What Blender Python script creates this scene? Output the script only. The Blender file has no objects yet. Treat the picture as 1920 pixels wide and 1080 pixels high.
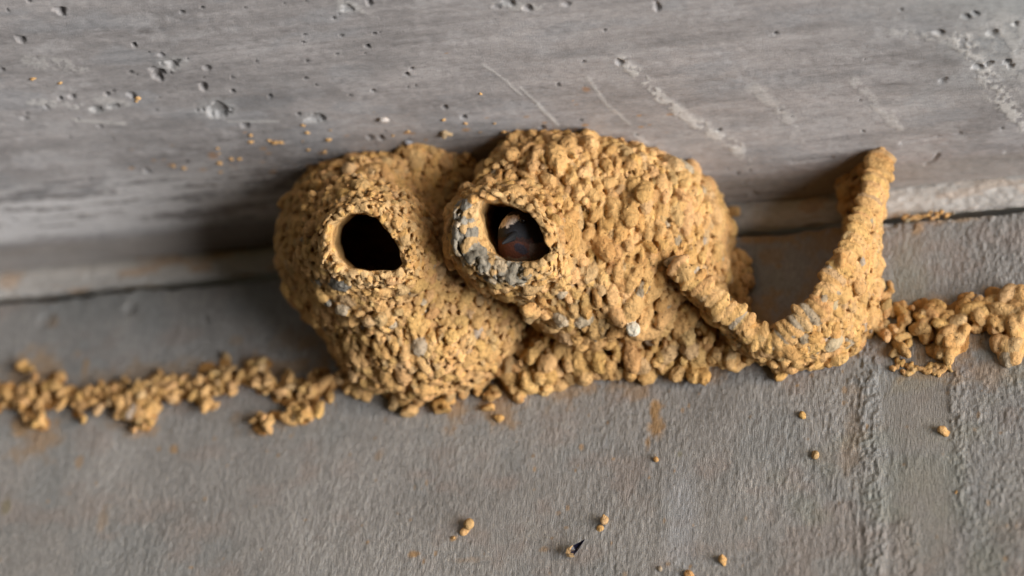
import bpy, math, random
import numpy as np
from math import radians, sin, cos
from mathutils import Vector, Matrix

random.seed(7)
rng = np.random.default_rng(7)
scene = bpy.context.scene
COL = scene.collection

# ------------------------------------------------------------------ camera
YAW, PITCH, ROLL, DIST = radians(15.5), radians(35), radians(4), 2.14
TARGET = np.array((0, 0, -0.055))
LENS = 100.0
FWD = np.array((-sin(YAW) * cos(PITCH), cos(YAW) * cos(PITCH), sin(PITCH)))
_r = np.array((cos(YAW), sin(YAW), 0.0)); _u = np.cross(_r, FWD)
RIGHT = cos(ROLL) * _r + sin(ROLL) * _u
UP = -sin(ROLL) * _r + cos(ROLL) * _u
CAM = TARGET - DIST * FWD
cd = bpy.data.cameras.new('camera'); cam = bpy.data.objects.new('camera', cd); COL.objects.link(cam)
m = Matrix(((RIGHT[0], UP[0], -FWD[0], CAM[0]), (RIGHT[1], UP[1], -FWD[1], CAM[1]),
            (RIGHT[2], UP[2], -FWD[2], CAM[2]), (0, 0, 0, 1)))
cam.matrix_world = m
cd.lens = LENS; cd.sensor_width = 36; cd.clip_start = 0.05; cd.clip_end = 200
cd.dof.use_dof = True; cd.dof.focus_distance = 2.0; cd.dof.aperture_fstop = 1.7
scene.camera = cam

# ------------------------------------------------------------------ light
LIGHT_AZ, LIGHT_EL = 72, -23      # degrees from the wall's outward normal towards +x, and above the horizontal
ld = Vector((sin(radians(LIGHT_AZ)) * cos(radians(LIGHT_EL)), -cos(radians(LIGHT_AZ)) * cos(radians(LIGHT_EL)), sin(radians(LIGHT_EL))))
sd = bpy.data.lights.new('daylight', 'SUN'); sun = bpy.data.objects.new('daylight', sd); COL.objects.link(sun)
sd.energy = 5.0; sd.angle = radians(42); sd.color = (1.0, 0.985, 0.96)
sun.rotation_euler = ld.to_track_quat('Z', 'Y').to_euler()
world = bpy.data.worlds.new('World'); scene.world = world; world.use_nodes = True
wn = world.node_tree; bg = wn.nodes['Background']
sky = wn.nodes.new('ShaderNodeTexSky'); sky.sky_type = 'NISHITA'; sky.sun_disc = False
sky.sun_elevation = radians(12); sky.sun_rotation = radians(180 - LIGHT_AZ)
wn.links.new(sky.outputs[0], bg.inputs[0]); bg.inputs[1].default_value = 0.13
vs = scene.view_settings
vs.view_transform = 'Standard'; vs.look = 'None'; vs.gamma = 1; vs.use_curve_mapping = False; vs.exposure = 0.42
scene.render.engine = 'CYCLES'
scene.cycles.use_denoising = True
scene.cycles.max_bounces = 6

# ------------------------------------------------------------------ pixel <-> surface
FPX = LENS / 36 * 1920
def ray(px, py):
    d = FWD + RIGHT * ((px - 960) / FPX) + UP * ((540 - py) / FPX)
    return d / np.linalg.norm(d)
def on_wall(px, py, y=0.0):
    d = ray(px, py); return CAM + d * ((y - CAM[1]) / d[1])
def on_ceil(px, py, z=0.0):
    d = ray(px, py); return CAM + d * ((z - CAM[2]) / d[2])

# ------------------------------------------------------------------ noise
_T = rng.random((32, 32, 32)).astype(np.float32)
def vn3(x, y, z, seed=0):
    x = x + seed * 7.31; y = y + seed * 3.77; z = z + seed * 5.13
    xi, yi, zi = np.floor(x).astype(np.int32), np.floor(y).astype(np.int32), np.floor(z).astype(np.int32)
    fx, fy, fz = (x - xi).astype(np.float32), (y - yi).astype(np.float32), (z - zi).astype(np.float32)
    fx, fy, fz = fx * fx * (3 - 2 * fx), fy * fy * (3 - 2 * fy), fz * fz * (3 - 2 * fz)
    a, b, c = xi & 31, yi & 31, zi & 31; a1, b1, c1 = (a + 1) & 31, (b + 1) & 31, (c + 1) & 31
    def L(p, q, t): return p + (q - p) * t
    return L(L(L(_T[a, b, c], _T[a1, b, c], fx), L(_T[a, b1, c], _T[a1, b1, c], fx), fy),
             L(L(_T[a, b, c1], _T[a1, b, c1], fx), L(_T[a, b1, c1], _T[a1, b1, c1], fx), fy), fz) * 2 - 1
def vn2(u, v, seed=0): return vn3(u, v, np.full_like(u, 0.37 + seed * 1.7), seed)
def fbm2(u, v, seed=0, o=4):
    r = 0; a = 0.5
    for i in range(o):
        r = r + a * vn2(u * 2 ** i, v * 2 ** i, seed + i * 3); a *= 0.5
    return r
def sstep(a, b, x):
    t = np.clip((x - a) / (b - a), 0, 1); return t * t * (3 - 2 * t)

# ------------------------------------------------------------------ mesh helpers
def mesh_np(name, V, Q, col=None, mat=None, parent=None, loc=None, normals=None):
    me = bpy.data.meshes.new(name)
    if loc is not None: V = V - np.asarray(loc)
    k = Q.shape[1]
    me.vertices.add(len(V)); me.vertices.foreach_set('co', np.ascontiguousarray(V, np.float32).ravel())
    me.loops.add(Q.size); me.loops.foreach_set('vertex_index', np.ascontiguousarray(Q, np.int32).ravel())
    me.polygons.add(len(Q))
    me.polygons.foreach_set('loop_start', np.arange(0, Q.size, k, dtype=np.int32))
    me.update(calc_edges=True); me.validate()
    me.polygons.foreach_set('use_smooth', np.ones(len(me.polygons), bool))
    if col is not None:
        at = me.color_attributes.new('Col', 'FLOAT_COLOR', 'POINT')
        c = np.ones((len(V), 4), np.float32); c[:, :3] = col; at.data.foreach_set('color', c.ravel())
    if normals is not None and len(me.vertices) == len(V):
        me.normals_split_custom_set_from_vertices(normals.tolist())
    if mat: me.materials.append(mat)
    o = bpy.data.objects.new(name, me); COL.objects.link(o)
    if loc is not None: o.location = loc
    if parent is not None:
        o.parent = parent
        o.location = np.asarray(loc if loc is not None else (0, 0, 0)) - np.array(parent.location)
    return o
def tag(o, label=None, cat=None, group=None, kind=None):
    if label: o['label'] = label
    if cat: o['category'] = cat
    if group: o['group'] = group
    if kind: o['kind'] = kind
    return o

def surface_nets(D, org, h):
    """iso-surface (D<0 is inside) as quads"""
    s = D < 0
    sh = np.array(D.shape) - 1
    cnt = np.zeros(sh, np.int8)
    for i in (0, 1):
        for j in (0, 1):
            for k in (0, 1):
                cnt += s[i:sh[0] + i, j:sh[1] + j, k:sh[2] + k]
    act = (cnt > 0) & (cnt < 8)
    idx = np.argwhere(act)
    vid = np.full(sh, -1, np.int32); vid[act] = np.arange(len(idx))
    C = {}
    for i in (0, 1):
        for j in (0, 1):
            for k in (0, 1):
                C[(i, j, k)] = D[idx[:, 0] + i, idx[:, 1] + j, idx[:, 2] + k]
    acc = np.zeros((len(idx), 3)); n = np.zeros(len(idx))
    for a in range(3):
        o1, o2 = [x for x in range(3) if x != a]
        for p in (0, 1):
            for q in (0, 1):
                c0 = [0, 0, 0]; c0[o1] = p; c0[o2] = q; c1 = list(c0); c1[a] = 1
                d0, d1 = C[tuple(c0)], C[tuple(c1)]
                mk = (d0 < 0) != (d1 < 0)
                t = np.where(mk, d0 / np.where(mk, d0 - d1, 1), 0)
                pos = np.zeros((len(idx), 3)); pos[:] = c0; pos[:, a] = t
                acc += pos * mk[:, None]; n += mk
    V = (idx + acc / n[:, None]) * h + org
    quads = []
    for a in range(3):
        b, c = (a + 1) % 3, (a + 2) % 3
        sl0 = [slice(None)] * 3; sl1 = [slice(None)] * 3
        sl0[a] = slice(0, -1); sl1[a] = slice(1, None)
        s0, s1 = s[tuple(sl0)], s[tuple(sl1)]
        e = np.argwhere(s0 != s1)
        ok = (e[:, b] > 0) & (e[:, c] > 0) & (e[:, b] < sh[b]) & (e[:, c] < sh[c])
        e = e[ok]
        flip = s0[e[:, 0], e[:, 1], e[:, 2]]
        def cid(db, dc):
            f = e.copy(); f[:, b] -= db; f[:, c] -= dc
            return vid[f[:, 0], f[:, 1], f[:, 2]]
        q = np.stack([cid(1, 1), cid(0, 1), cid(0, 0), cid(1, 0)], 1)
        q[~flip] = q[~flip][:, ::-1]
        quads.append(q)
    Q = np.concatenate(quads)
    return V, Q, idx
def vnormals(V, Q):
    a = np.cross(V[Q[:, 2]] - V[Q[:, 0]], V[Q[:, 3]] - V[Q[:, 1]])
    N = np.zeros_like(V)
    for i in range(4): np.add.at(N, Q[:, i], a)
    return N / np.maximum(np.linalg.norm(N, axis=1, keepdims=True), 1e-12)

# signed-distance pieces; P is (...,3)
def ellips(P, c, r, R=None):
    q = P - np.asarray(c)
    if R is not None: q = q @ R
    r = np.asarray(r)
    q = q / r; k0 = np.sqrt(np.einsum('...i,...i->...', q, q)); q = q / r; k1 = np.sqrt(np.einsum('...i,...i->...', q, q))
    return k0 * (k0 - 1) / np.maximum(k1, 1e-9)
def smin(a, b, k):
    h = np.maximum(k - np.abs(a - b), 0) / k
    return np.minimum(a, b) - h * h * k * 0.25
def cone(P, a, b, ra, rb):
    a = np.asarray(a); b = np.asarray(b); ab = b - a
    t = np.clip(((P - a) @ ab) / (ab @ ab), 0, 1)
    return np.linalg.norm(P - a - t[..., None] * ab, axis=-1) - (ra + (rb - ra) * t)
def tube_hole(P, c, ax, e1, r1, r2):
    """endless elliptical tube through c along ax, with its long radius along e1"""
    ax = ax / np.linalg.norm(ax); e1 = e1 - ax * (e1 @ ax); e1 = e1 / np.linalg.norm(e1); e2 = np.cross(ax, e1)
    q = P - c; u = q @ e1; v = q @ e2; w = q @ ax
    return (np.sqrt((u / r1) ** 2 + (v / r2) ** 2) - 1) * min(r1, r2), w

def plane_poly(pts, c, n):
    """outline points on the plane through c square to n, in that plane's own two axes"""
    a1 = RIGHT - n * (RIGHT @ n); a1 /= np.linalg.norm(a1); a2 = np.cross(n, a1)
    out = []
    for p in pts:
        d = ray(*p); q = CAM + d * (((c - CAM) @ n) / (d @ n)) - c
        out.append((q @ a1, q @ a2))
    return np.array(out), a1, a2
def poly_sd(u, v, pg):
    d = np.full(u.shape, 9.0); inside = np.zeros(u.shape, bool); n = len(pg)
    for i in range(n):
        a = pg[i]; b = pg[(i + 1) % n]; e = b - a
        t = np.clip(((u - a[0]) * e[0] + (v - a[1]) * e[1]) / (e @ e), 0, 1)
        d = np.minimum(d, np.hypot(u - a[0] - t * e[0], v - a[1] - t * e[1]))
        c = (a[1] > v) != (b[1] > v)
        xi = a[0] + (v - a[1]) * e[0] / (e[1] if abs(e[1]) > 1e-12 else 1e-12)
        inside ^= c & (u < xi)
    return np.where(inside, -d, d)
def prism(P, c, n, poly):
    """2-D distance to the outline swept along n, and the height above the plane"""
    pg, a1, a2 = poly; q = P - c
    u, v = q @ a1, q @ a2
    d = np.maximum(np.hypot(u, v) - .036, .004)
    near = u * u + v * v < .052 ** 2
    d[near] = poly_sd(u[near], v[near], pg)
    return d, q @ n

H = 0.00085
def axes(lo, hi, h=H):
    return [np.arange(lo[i], hi[i] + h, h) for i in range(3)]
def eval_grid(f, lo, hi, h=H):
    X, Y, Z = axes(lo, hi, h)
    D = np.empty((len(X), len(Y), len(Z)), np.float32)
    yy, zz = np.meshgrid(Y, Z, indexing='ij')
    st = 16
    for i in range(0, len(X), st):
        x = X[i:i + st]
        P = np.empty((len(x), len(Y), len(Z), 3), np.float32)
        P[..., 0] = x[:, None, None]; P[..., 1] = yy; P[..., 2] = zz
        D[i:i + st] = f(P)
    return D
def grad(f, P, e=0.001):
    g = np.stack([f(P + np.eye(3)[i] * e) - f(P - np.eye(3)[i] * e) for i in range(3)], -1)
    return g / np.maximum(np.linalg.norm(g, axis=-1, keepdims=True), 1e-9)

def poisson(P, r):
    """greedy thinning of candidate points with a per-point radius"""
    keep = []; cell = {}; cs = float(np.max(r))
    for i, p in enumerate(P):
        k = tuple((p // cs).astype(int)); ok = True
        for dx in (-1, 0, 1):
            for dy in (-1, 0, 1):
                for dz in (-1, 0, 1):
                    for j in cell.get((k[0] + dx, k[1] + dy, k[2] + dz), ()):
                        if ((P[j] - p) ** 2).sum() < (0.5 * (r[i] + r[j])) ** 2: ok = False; break
                    if not ok: break
                if not ok: break
            if not ok: break
        if ok: keep.append(i); cell.setdefault(k, []).append(i)
    return np.array(keep)

def frame_for(n, down=(0, 0, -1), ang=0.0, tilt=0.0):
    n = n / np.linalg.norm(n)
    d = np.asarray(down, float); d = d - n * (d @ n)
    if np.linalg.norm(d) < 0.15: d = np.array((0.2, -1, 0.0)); d = d - n * (d @ n)
    d /= np.linalg.norm(d); s = np.cross(n, d)
    d2 = cos(ang) * d + sin(ang) * s; s2 = np.cross(n, d2)
    d3 = cos(tilt) * d2 + sin(tilt) * n; n3 = np.cross(d3, s2)
    return np.stack([d3, s2, n3], 1)            # columns: long axis, side axis, out axis

MUD = np.array((0.640, 0.400, 0.172))
MUD_RED = np.array((0.52, 0.285, 0.105))
MUD_PALE = np.array((0.57, 0.385, 0.19))
MUD_GREY = np.array((0.45, 0.37, 0.265))
MUD_SLATE = np.array((0.20, 0.185, 0.155))
def pellet_colour(p_grey=0.02):
    r = random.random()
    if r < p_grey: c = MUD_GREY * random.uniform(0.7, 1.15)
    elif r < p_grey + 0.10: c = MUD_PALE * random.uniform(0.85, 1.05)
    elif r < p_grey + 0.22: c = MUD * 0.5 + MUD_RED * 0.5
    else: c = MUD * random.uniform(0.90, 1.08)
    return c * (1 + np.array((0, random.uniform(-.03, .03), random.uniform(-.10, .10))))

def mud_mass(lo, hi, pel, base=None, carve=None, k=0.0005, h=H, wob=0.0009, seed=1, base_col=MUD):
    """pel: list of (centre, radii, frame, colour, part); returns V, Q, colour, part, normals"""
    lo = np.asarray(lo, float); hi = np.asarray(hi, float)
    X, Y, Z = axes(lo, hi, h)
    shp = (len(X), len(Y), len(Z))
    D = eval_grid(base, lo, hi, h) if base else np.full(shp, 0.02, np.float32)
    B = np.full(shp, 0.006, np.float32)          # distance to the nearest pellet
    own = np.full(shp, -1, np.int32)
    org = np.array((X[0], Y[0], Z[0]))
    for n, (c, r, R, col, part) in enumerate(pel):
        rad = max(r) + 0.003
        a = np.maximum(np.floor((c - rad - org) / h).astype(int), 0)
        b = np.minimum(np.ceil((c + rad - org) / h).astype(int) + 1, shp)
        if (b <= a).any(): continue
        gx, gy, gz = (X[a[0]:b[0]] - c[0])[:, None, None], (Y[a[1]:b[1]] - c[1])[None, :, None], (Z[a[2]:b[2]] - c[2])[None, None, :]
        s0 = s1 = 0
        for ax_ in range(3):
            t_ = ((gx * R[0, ax_] + gy * R[1, ax_]) + gz * R[2, ax_]) / r[ax_]
            t_ = t_ * t_; s0 = s0 + t_; s1 = s1 + t_ / (r[ax_] * r[ax_])
        s0 = np.sqrt(s0); d = (s0 * (s0 - 1) / np.maximum(np.sqrt(s1), 1e-9)).astype(np.float32)
        sl = (slice(a[0], b[0]), slice(a[1], b[1]), slice(a[2], b[2]))
        D[sl] = smin(D[sl], d, k)
        w = d < B[sl]
        B[sl] = np.where(w, d, B[sl]); own[sl] = np.where(w, n, own[sl])
    band = np.argwhere(np.abs(D) < 0.005)
    bx, by, bz = X[band[:, 0]], Y[band[:, 1]], Z[band[:, 2]]
    nz = wob * vn3(bx / 0.0036, by / 0.0036, bz / 0.0042, seed) + wob * 0.6 * vn3(bx / 0.0018, by / 0.0018, bz / 0.0018, seed + 4)
    D[band[:, 0], band[:, 1], band[:, 2]] += nz
    if carve is not None:
        cv = eval_grid(carve, lo, hi, h)
        D = np.maximum(D, -cv)
    # clip to the room side of the wall and ceiling (the mass is stuck to both)
    D = np.maximum(D, (Y - 0.003)[None, :, None]); D = np.maximum(D, (Z - 0.003)[None, None, :])
    D[0] = D[-1] = 0.01; D[:, 0] = D[:, -1] = 0.01; D[:, :, 0] = D[:, :, -1] = 0.01
    V, Q, idx = surface_nets(D, org, h)
    o = own[idx[:, 0], idx[:, 1], idx[:, 2]]
    cols = np.array([p[3] for p in pel] + [base_col]); parts = np.array([p[4] for p in pel] + [0])
    o = np.where(o < 0, len(pel), o)
    return V, Q, cols[o], parts[o], vnormals(V, Q)

def split_parts(V, Q, col, part, N):
    fp = np.median(part[Q], axis=1).astype(int)
    # a rim is one piece: faces of stray islands go back to the shell
    f1 = np.flatnonzero(fp == 1)
    if len(f1):
        par = {}
        def find(a):
            while par.setdefault(a, a) != a: par[a] = par[par[a]]; a = par[a]
            return a
        for q in Q[f1].tolist():
            r0 = find(q[0])
            for b_ in q[1:]: par[find(b_)] = r0
        lab = np.array([find(q) for q in Q[f1][:, 0].tolist()])
        u_, c_ = np.unique(lab, return_counts=True); fp[f1[lab != u_[c_.argmax()]]] = 0
    out = {}
    for p in np.unique(fp):
        q = Q[fp == p]; u, inv = np.unique(q, return_inverse=True)
        out[int(p)] = (V[u], inv.reshape(q.shape), col[u], N[u])
    return out

def cover(base, lo, hi, size, keepf, shape=(1.55, 0.9, 0.75), out=0.0, ang=0.35, pg=0.006, partf=None, colf=None, sp=1.45, tilt=0.28, n=60000, shapef=None, sizef=None, grit=.55):
    """pellets laid over the surface of the solid 'base'"""
    D = eval_grid(base, np.asarray(lo), np.asarray(hi), 0.004)
    V, Q, _ = surface_nets(D, np.array(lo, float), 0.004)
    A = np.linalg.norm(np.cross(V[Q[:, 2]] - V[Q[:, 0]], V[Q[:, 3]] - V[Q[:, 1]]), axis=1)
    f = rng.choice(len(Q), n, p=A / A.sum()); u, v = rng.random((2, n, 1))
    q = V[Q[f]]
    P = (q[:, 0] * (1 - u) + q[:, 1] * u) * (1 - v) + (q[:, 3] * (1 - u) + q[:, 2] * u) * v
    P = P[keepf(P)]
    N = grad(base, P)
    P = P - N * base(P)[:, None]
    r = size * np.exp(rng.normal(0, 0.36, len(P)))
    r = np.clip(r, size * 0.5, size * 1.8)
    if sizef: r = r * np.array([sizef(p) for p in P])
    kp = poisson(P, r * sp)
    ex = rng.choice(len(P), int(len(kp) * grit), replace=False)      # grit pressed in between
    Pe, Ne = P[ex] + N[ex] * .0016, N[ex]; re_ = np.clip(size * .42 * np.exp(rng.normal(0, .3, len(ex))), .0010, .0026)
    P, N, r = np.concatenate([P[kp], Pe]), np.concatenate([N[kp], Ne]), np.concatenate([r[kp], re_])
    res = []
    for p, nn, a in zip(P, N, r):
        s = shapef(p) if shapef else shape
        el = random.uniform(0.75, 1.25)
        R = frame_for(nn, ang=random.gauss(0, ang), tilt=tilt * random.uniform(-.2, 2.0))
        part = partf(p) if partf else 0
        c = colf(p) if colf else None
        if c is None: c = pellet_colour(pg)
        res.append((p + nn * (out + random.gauss(0, 0.0008)), np.array((a * s[0] * el, a * s[1], a * s[2])), R, c, part))
    return res

# ------------------------------------------------------------------ materials
def mat_new(name):
    mt = bpy.data.materials.new(name); mt.use_nodes = True
    nt = mt.node_tree; b = nt.nodes['Principled BSDF']
    return mt, nt, b
def noise_node(nt, scale, detail=4, rough=0.6, vec=None, mapscale=None, dist=0.0):
    tc = nt.nodes.new('ShaderNodeTexCoord')
    src = tc.outputs['Object']
    if mapscale:
        mp = nt.nodes.new('ShaderNodeMapping'); mp.inputs['Scale'].default_value = mapscale
        nt.links.new(src, mp.inputs[0]); src = mp.outputs[0]
    n = nt.nodes.new('ShaderNodeTexNoise'); n.inputs['Scale'].default_value = scale
    n.inputs['Detail'].default_value = detail; n.inputs['Roughness'].default_value = rough; n.inputs['Distortion'].default_value = dist
    nt.links.new(src, n.inputs['Vector']); return n
def ramp(nt, src, stops):
    r = nt.nodes.new('ShaderNodeValToRGB'); e = r.color_ramp.elements
    while len(e) < len(stops): e.new(0.5)
    for i, (p, v) in enumerate(stops):
        e[i].position = p; e[i].color = (v, v, v, 1) if not isinstance(v, tuple) else v + (1,)
    nt.links.new(src, r.inputs[0]); return r
def mul(nt, a, b, fac=1.0):
    x = nt.nodes.new('ShaderNodeMix'); x.data_type = 'RGBA'; x.blend_type = 'MULTIPLY'
    x.inputs['Factor'].default_value = fac
    nt.links.new(a, x.inputs['A']); nt.links.new(b, x.inputs['B']); return x.outputs['Result']
def bump(nt, hs, b):
    prev = None
    for src, st, dist in hs:
        n = nt.nodes.new('ShaderNodeBump'); n.inputs['Strength'].default_value = st; n.inputs['Distance'].default_value = dist
        nt.links.new(src, n.inputs['Height'])
        if prev: nt.links.new(prev.outputs[0], n.inputs['Normal'])
        prev = n
    nt.links.new(prev.outputs[0], b.inputs['Normal'])
def vcol(nt):
    a = nt.nodes.new('ShaderNodeAttribute'); a.attribute_name = 'Col'; return a.outputs['Color']

def make_mud(name, speck=True, bumps=1.0):
    mt, nt, b = mat_new(name)
    c = vcol(nt)
    n1 = noise_node(nt, 260, 5, 0.65); c = mul(nt, c, ramp(nt, n1.outputs[0], [(0.3, 0.80), (0.7, 1.14)]).outputs[0])
    n3 = noise_node(nt, 38, 3, 0.5); c = mul(nt, c, ramp(nt, n3.outputs[0], [(0.3, (0.92, 0.90, 0.86)), (0.7, (1.08, 1.08, 1.10))]).outputs[0])
    n4 = noise_node(nt, 14, 3, 0.5); c = mul(nt, c, ramp(nt, n4.outputs[0], [(0.32, (0.86, 0.83, 0.78)), (0.66, (1.05, 1.06, 1.09))]).outputs[0])
    if speck:
        n2 = noise_node(nt, 520, 2, 0.5); c = mul(nt, c, ramp(nt, n2.outputs[0], [(0.27, 0.22), (0.335, 1.0)]).outputs[0])
    nt.links.new(c, b.inputs['Base Color'])
    b.inputs['Roughness'].default_value = 0.97; b.inputs['Specular IOR Level'].default_value = 0.12
    f = noise_node(nt, 900, 5, 0.7); g = noise_node(nt, 300, 5, 0.7, mapscale=(1, 1, .7), dist=.6)
    bump(nt, [(g.outputs[0], 1.0 * bumps, 0.0034), (f.outputs[0], 0.5 * bumps, 0.0006)], b)
    return mt
M_MUD = make_mud('dried_mud')
M_RIM = make_mud('grainy_rim_mud', bumps=.7)

mt, nt, b = mat_new('wall_concrete')
c = vcol(nt)
nA = noise_node(nt, 420, 5, 0.65, mapscale=(1, 1, 0.35)); c = mul(nt, c, ramp(nt, nA.outputs[0], [(0.3, 0.84), (0.72, 1.14)]).outputs[0])
nB = noise_node(nt, 1100, 2, 0.5); c = mul(nt, c, ramp(nt, nB.outputs[0], [(0.25, 0.85), (0.75, 1.12)]).outputs[0])
nt.links.new(c, b.inputs['Base Color']); b.inputs['Roughness'].default_value = 0.82; b.inputs['Specular IOR Level'].default_value = 0.35
nC = noise_node(nt, 700, 4, 0.6, mapscale=(1.5, 1, 0.26)); nD = noise_node(nt, 800, 5, 0.7, mapscale=(1, 1, 1))
bump(nt, [(nC.outputs[0], 0.9, 0.0026), (nD.outputs[0], 0.8, 0.0014)], b)
M_WALL = mt
mt, nt, b = mat_new('ceiling_concrete')
c = vcol(nt)
nA = noise_node(nt, 420, 5, 0.65, mapscale=(0.45, 1, 1)); c = mul(nt, c, ramp(nt, nA.outputs[0], [(0.3, 0.86), (0.7, 1.12)]).outputs[0])
nB = noise_node(nt, 1000, 3, 0.6); c = mul(nt, c, ramp(nt, nB.outputs[0], [(0.24, 0.6), (0.36, 0.98), (0.8, 1.1)]).outputs[0])
nt.links.new(c, b.inputs['Base Color']); b.inputs['Roughness'].default_value = 0.85; b.inputs['Specular IOR Level'].default_value = 0.3
nC = noise_node(nt, 300, 4, 0.6, mapscale=(0.3, 1, 1)); nD = noise_node(nt, 800, 5, 0.75)
bump(nt, [(nC.outputs[0], 0.3, 0.0008), (nD.outputs[0], 0.6, 0.0009)], b)
M_CEIL = mt

# ------------------------------------------------------------------ ceiling and wall sheets
def nonuniform(a0, a1, fine, b0, b1):
    mid = np.arange(a0, a1, fine)
    left = a0 - np.geomspace(fine * 4, a0 - b0, 14)[::-1]; right = a1 + np.geomspace(fine * 4, b1 - a1, 14)
    return np.concatenate([left, mid, right])
def grid_quads(nu, nv, flip=False):
    i = np.arange(nu - 1)[:, None] * nv + np.arange(nv - 1)[None]
    q = np.stack([i, i + nv, i + nv + 1, i + 1], -1).reshape(-1, 4)
    return q[:, ::-1] if flip else q
def seg_dist(x, y, pts):
    """distance to a polyline and position along it 0..1"""
    best = np.full(x.shape, 9.0); tt = np.zeros(x.shape); n = len(pts) - 1
    for i in range(n):
        a, b_ = np.array(pts[i]), np.array(pts[i + 1]); ab = b_ - a
        t = np.clip(((x - a[0]) * ab[0] + (y - a[1]) * ab[1]) / (ab @ ab), 0, 1)
        d = np.hypot(x - a[0] - t * ab[0], y - a[1] - t * ab[1])
        w = d < best; best = np.where(w, d, best); tt = np.where(w, (i + t) / n, tt)
    return best, tt

# --- ceiling: z = 0, from the groove line out towards and over the viewer
X = nonuniform(-0.50, 0.47, 0.0012, -4.0, 4.0)
Yc = -nonuniform(0.0085, 0.47, 0.0012, 0.0084, 3.2)[14:]
Yc = np.concatenate([[-0.0078], Yc])
xx, yy = np.meshgrid(X, Yc, indexing='ij')
streak = fbm2(xx / 0.10, yy / 0.010, 1, 5)
fine_streak = fbm2(xx / 0.030, yy / 0.0035, 9, 3)
blot = fbm2(xx / 0.11, yy / 0.09, 5, 4)
spk = fbm2(xx / 0.006, yy / 0.004, 15, 3)
z = 0.0004 * fine_streak + 0.0010 * blot + .0003 * spk
cc = np.zeros(xx.shape + (3,)); cc[:] = (0.292, 0.277, 0.278)
cc *= (1 + 0.30 * streak + 0.18 * fine_streak + 0.50 * blot + .14 * spk)[..., None]
blue = sstep(0.05, 0.4, fbm2(xx / 0.05, yy / 0.02, 21, 4))[..., None]
cc = cc * (1 - 0.35 * blue) + np.array((0.27, 0.285, 0.31)) * 0.35 * blue
pink = sstep(0.0, 0.5, fbm2(xx / 0.12, yy / 0.02, 31, 4))[..., None] * sstep(-0.16, -0.05, yy)[..., None]
cc = cc * (1 - 0.4 * pink) + np.array((0.40, 0.335, 0.315)) * 0.4 * pink
mot = sstep(0.02, 0.42, fbm2(xx / 0.034, yy / 0.017, 81, 5) + .35 * spk)[..., None] * .55
cc = cc * (1 - mot) + np.array((0.395, 0.383, 0.390)) * mot
drk = sstep(0.05, 0.45, fbm2(xx / 0.05, yy / 0.014, 87, 5) + .3 * spk)[..., None] * .45
cc = cc * (1 - drk) + np.array((0.175, 0.170, 0.172)) * drk
# chalky wash along the wall side on the left, brown band next to the joint
wash = sstep(-0.13, -0.085, yy) * (1 - sstep(-0.052, -0.036, yy)) * (1 - sstep(-0.20, -0.12, xx)) * sstep(-0.28, 0.22, streak * 1.1 + fine_streak * 0.9 + spk * .4 + 0.12)
cc = cc * (1 - 0.9 * wash[..., None]) + np.array((0.56, 0.55, 0.56)) * 0.9 * wash[..., None]
brown = sstep(-0.042, -0.032, yy + 0.003 * streak)
cc = cc * (1 - brown[..., None] * 0.45) + np.array((0.27, 0.235, 0.205)) * 0.45 * brown[..., None]
def C2(px, py): return on_ceil(px, py)[:2]
pale = sstep(.0, 1., 1 - np.hypot((xx - C2(1900, 20)[0]) / .12, (yy - C2(1900, 20)[1]) / .14) + .5 * blot)[..., None] * .5
cc = cc * (1 - pale) + np.array((0.44, 0.47, 0.48)) * pale
streaks = [([(905, 120), (945, 150), (975, 178)], 0.0011, .8), ([(975, 165), (1008, 195)], 0.0013, .8), ([(1008, 198), (1045, 235)], 0.0022, 1.0),
           ([(1165, 112), (1190, 135), (1235, 180), (1300, 225), (1385, 280)], 0.0062, 1.0), ([(1385, 280), (1400, 310)], 0.008, .5),
           ([(1100, 145), (1135, 195), (1180, 232)], 0.0022, .6), ([(1190, 250), (1220, 280)], 0.0025, .7),
           ([(1420, 165), (1470, 215), (1500, 262)], 0.0070, .5), ([(1600, 150), (1640, 195), (1690, 240)], 0.0050, .55),
           ([(1800, 70), (1850, 140), (1890, 200), (1925, 240)], 0.0090, 1.0), ([(1900, 60), (1960, 150)], 0.030, .55), ([(640, 0), (690, 20)], 0.005, .5),
           ([(205, 680), (230, 690)], 0.004, 0.0), ([(60, 115), (150, 125)], 0.010, .45), ([(60, 190), (150, 200)], 0.006, .7), ([(430, 228), (520, 228)], 0.002, .6), ([(140, 225), (230, 232)], 0.003, .6),
           ([(185, 185), (235, 195)], 0.006, .5), ([(1680, 60), (1800, 78)], 0.006, .5), ([(960, 10), (1010, 14)], 0.006, .6)]
brk = fbm2(xx / 0.009, yy / 0.012, 41, 4); brk2 = fbm2(xx / 0.0035, yy / 0.0040, 47, 3)
for pts, w, a in streaks:
    d, t = seg_dist(xx + (0.007 if w > .003 else .0014) * brk, yy, [C2(*p) for p in pts])
    core = 1 - sstep(w * 0.35, w * 1.15, d)
    rag = sstep(-0.12, 0.25, brk + brk2 * 1.3 + 0.12 * core) if w > 0.003 else 0.8
    mk = np.clip(core * rag * a, 0, 1)[..., None]
    cc = cc * (1 - 0.72 * mk) + np.array((0.56, 0.545, 0.53)) * 0.72 * mk
    z -= 0.0004 * mk[..., 0]
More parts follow.
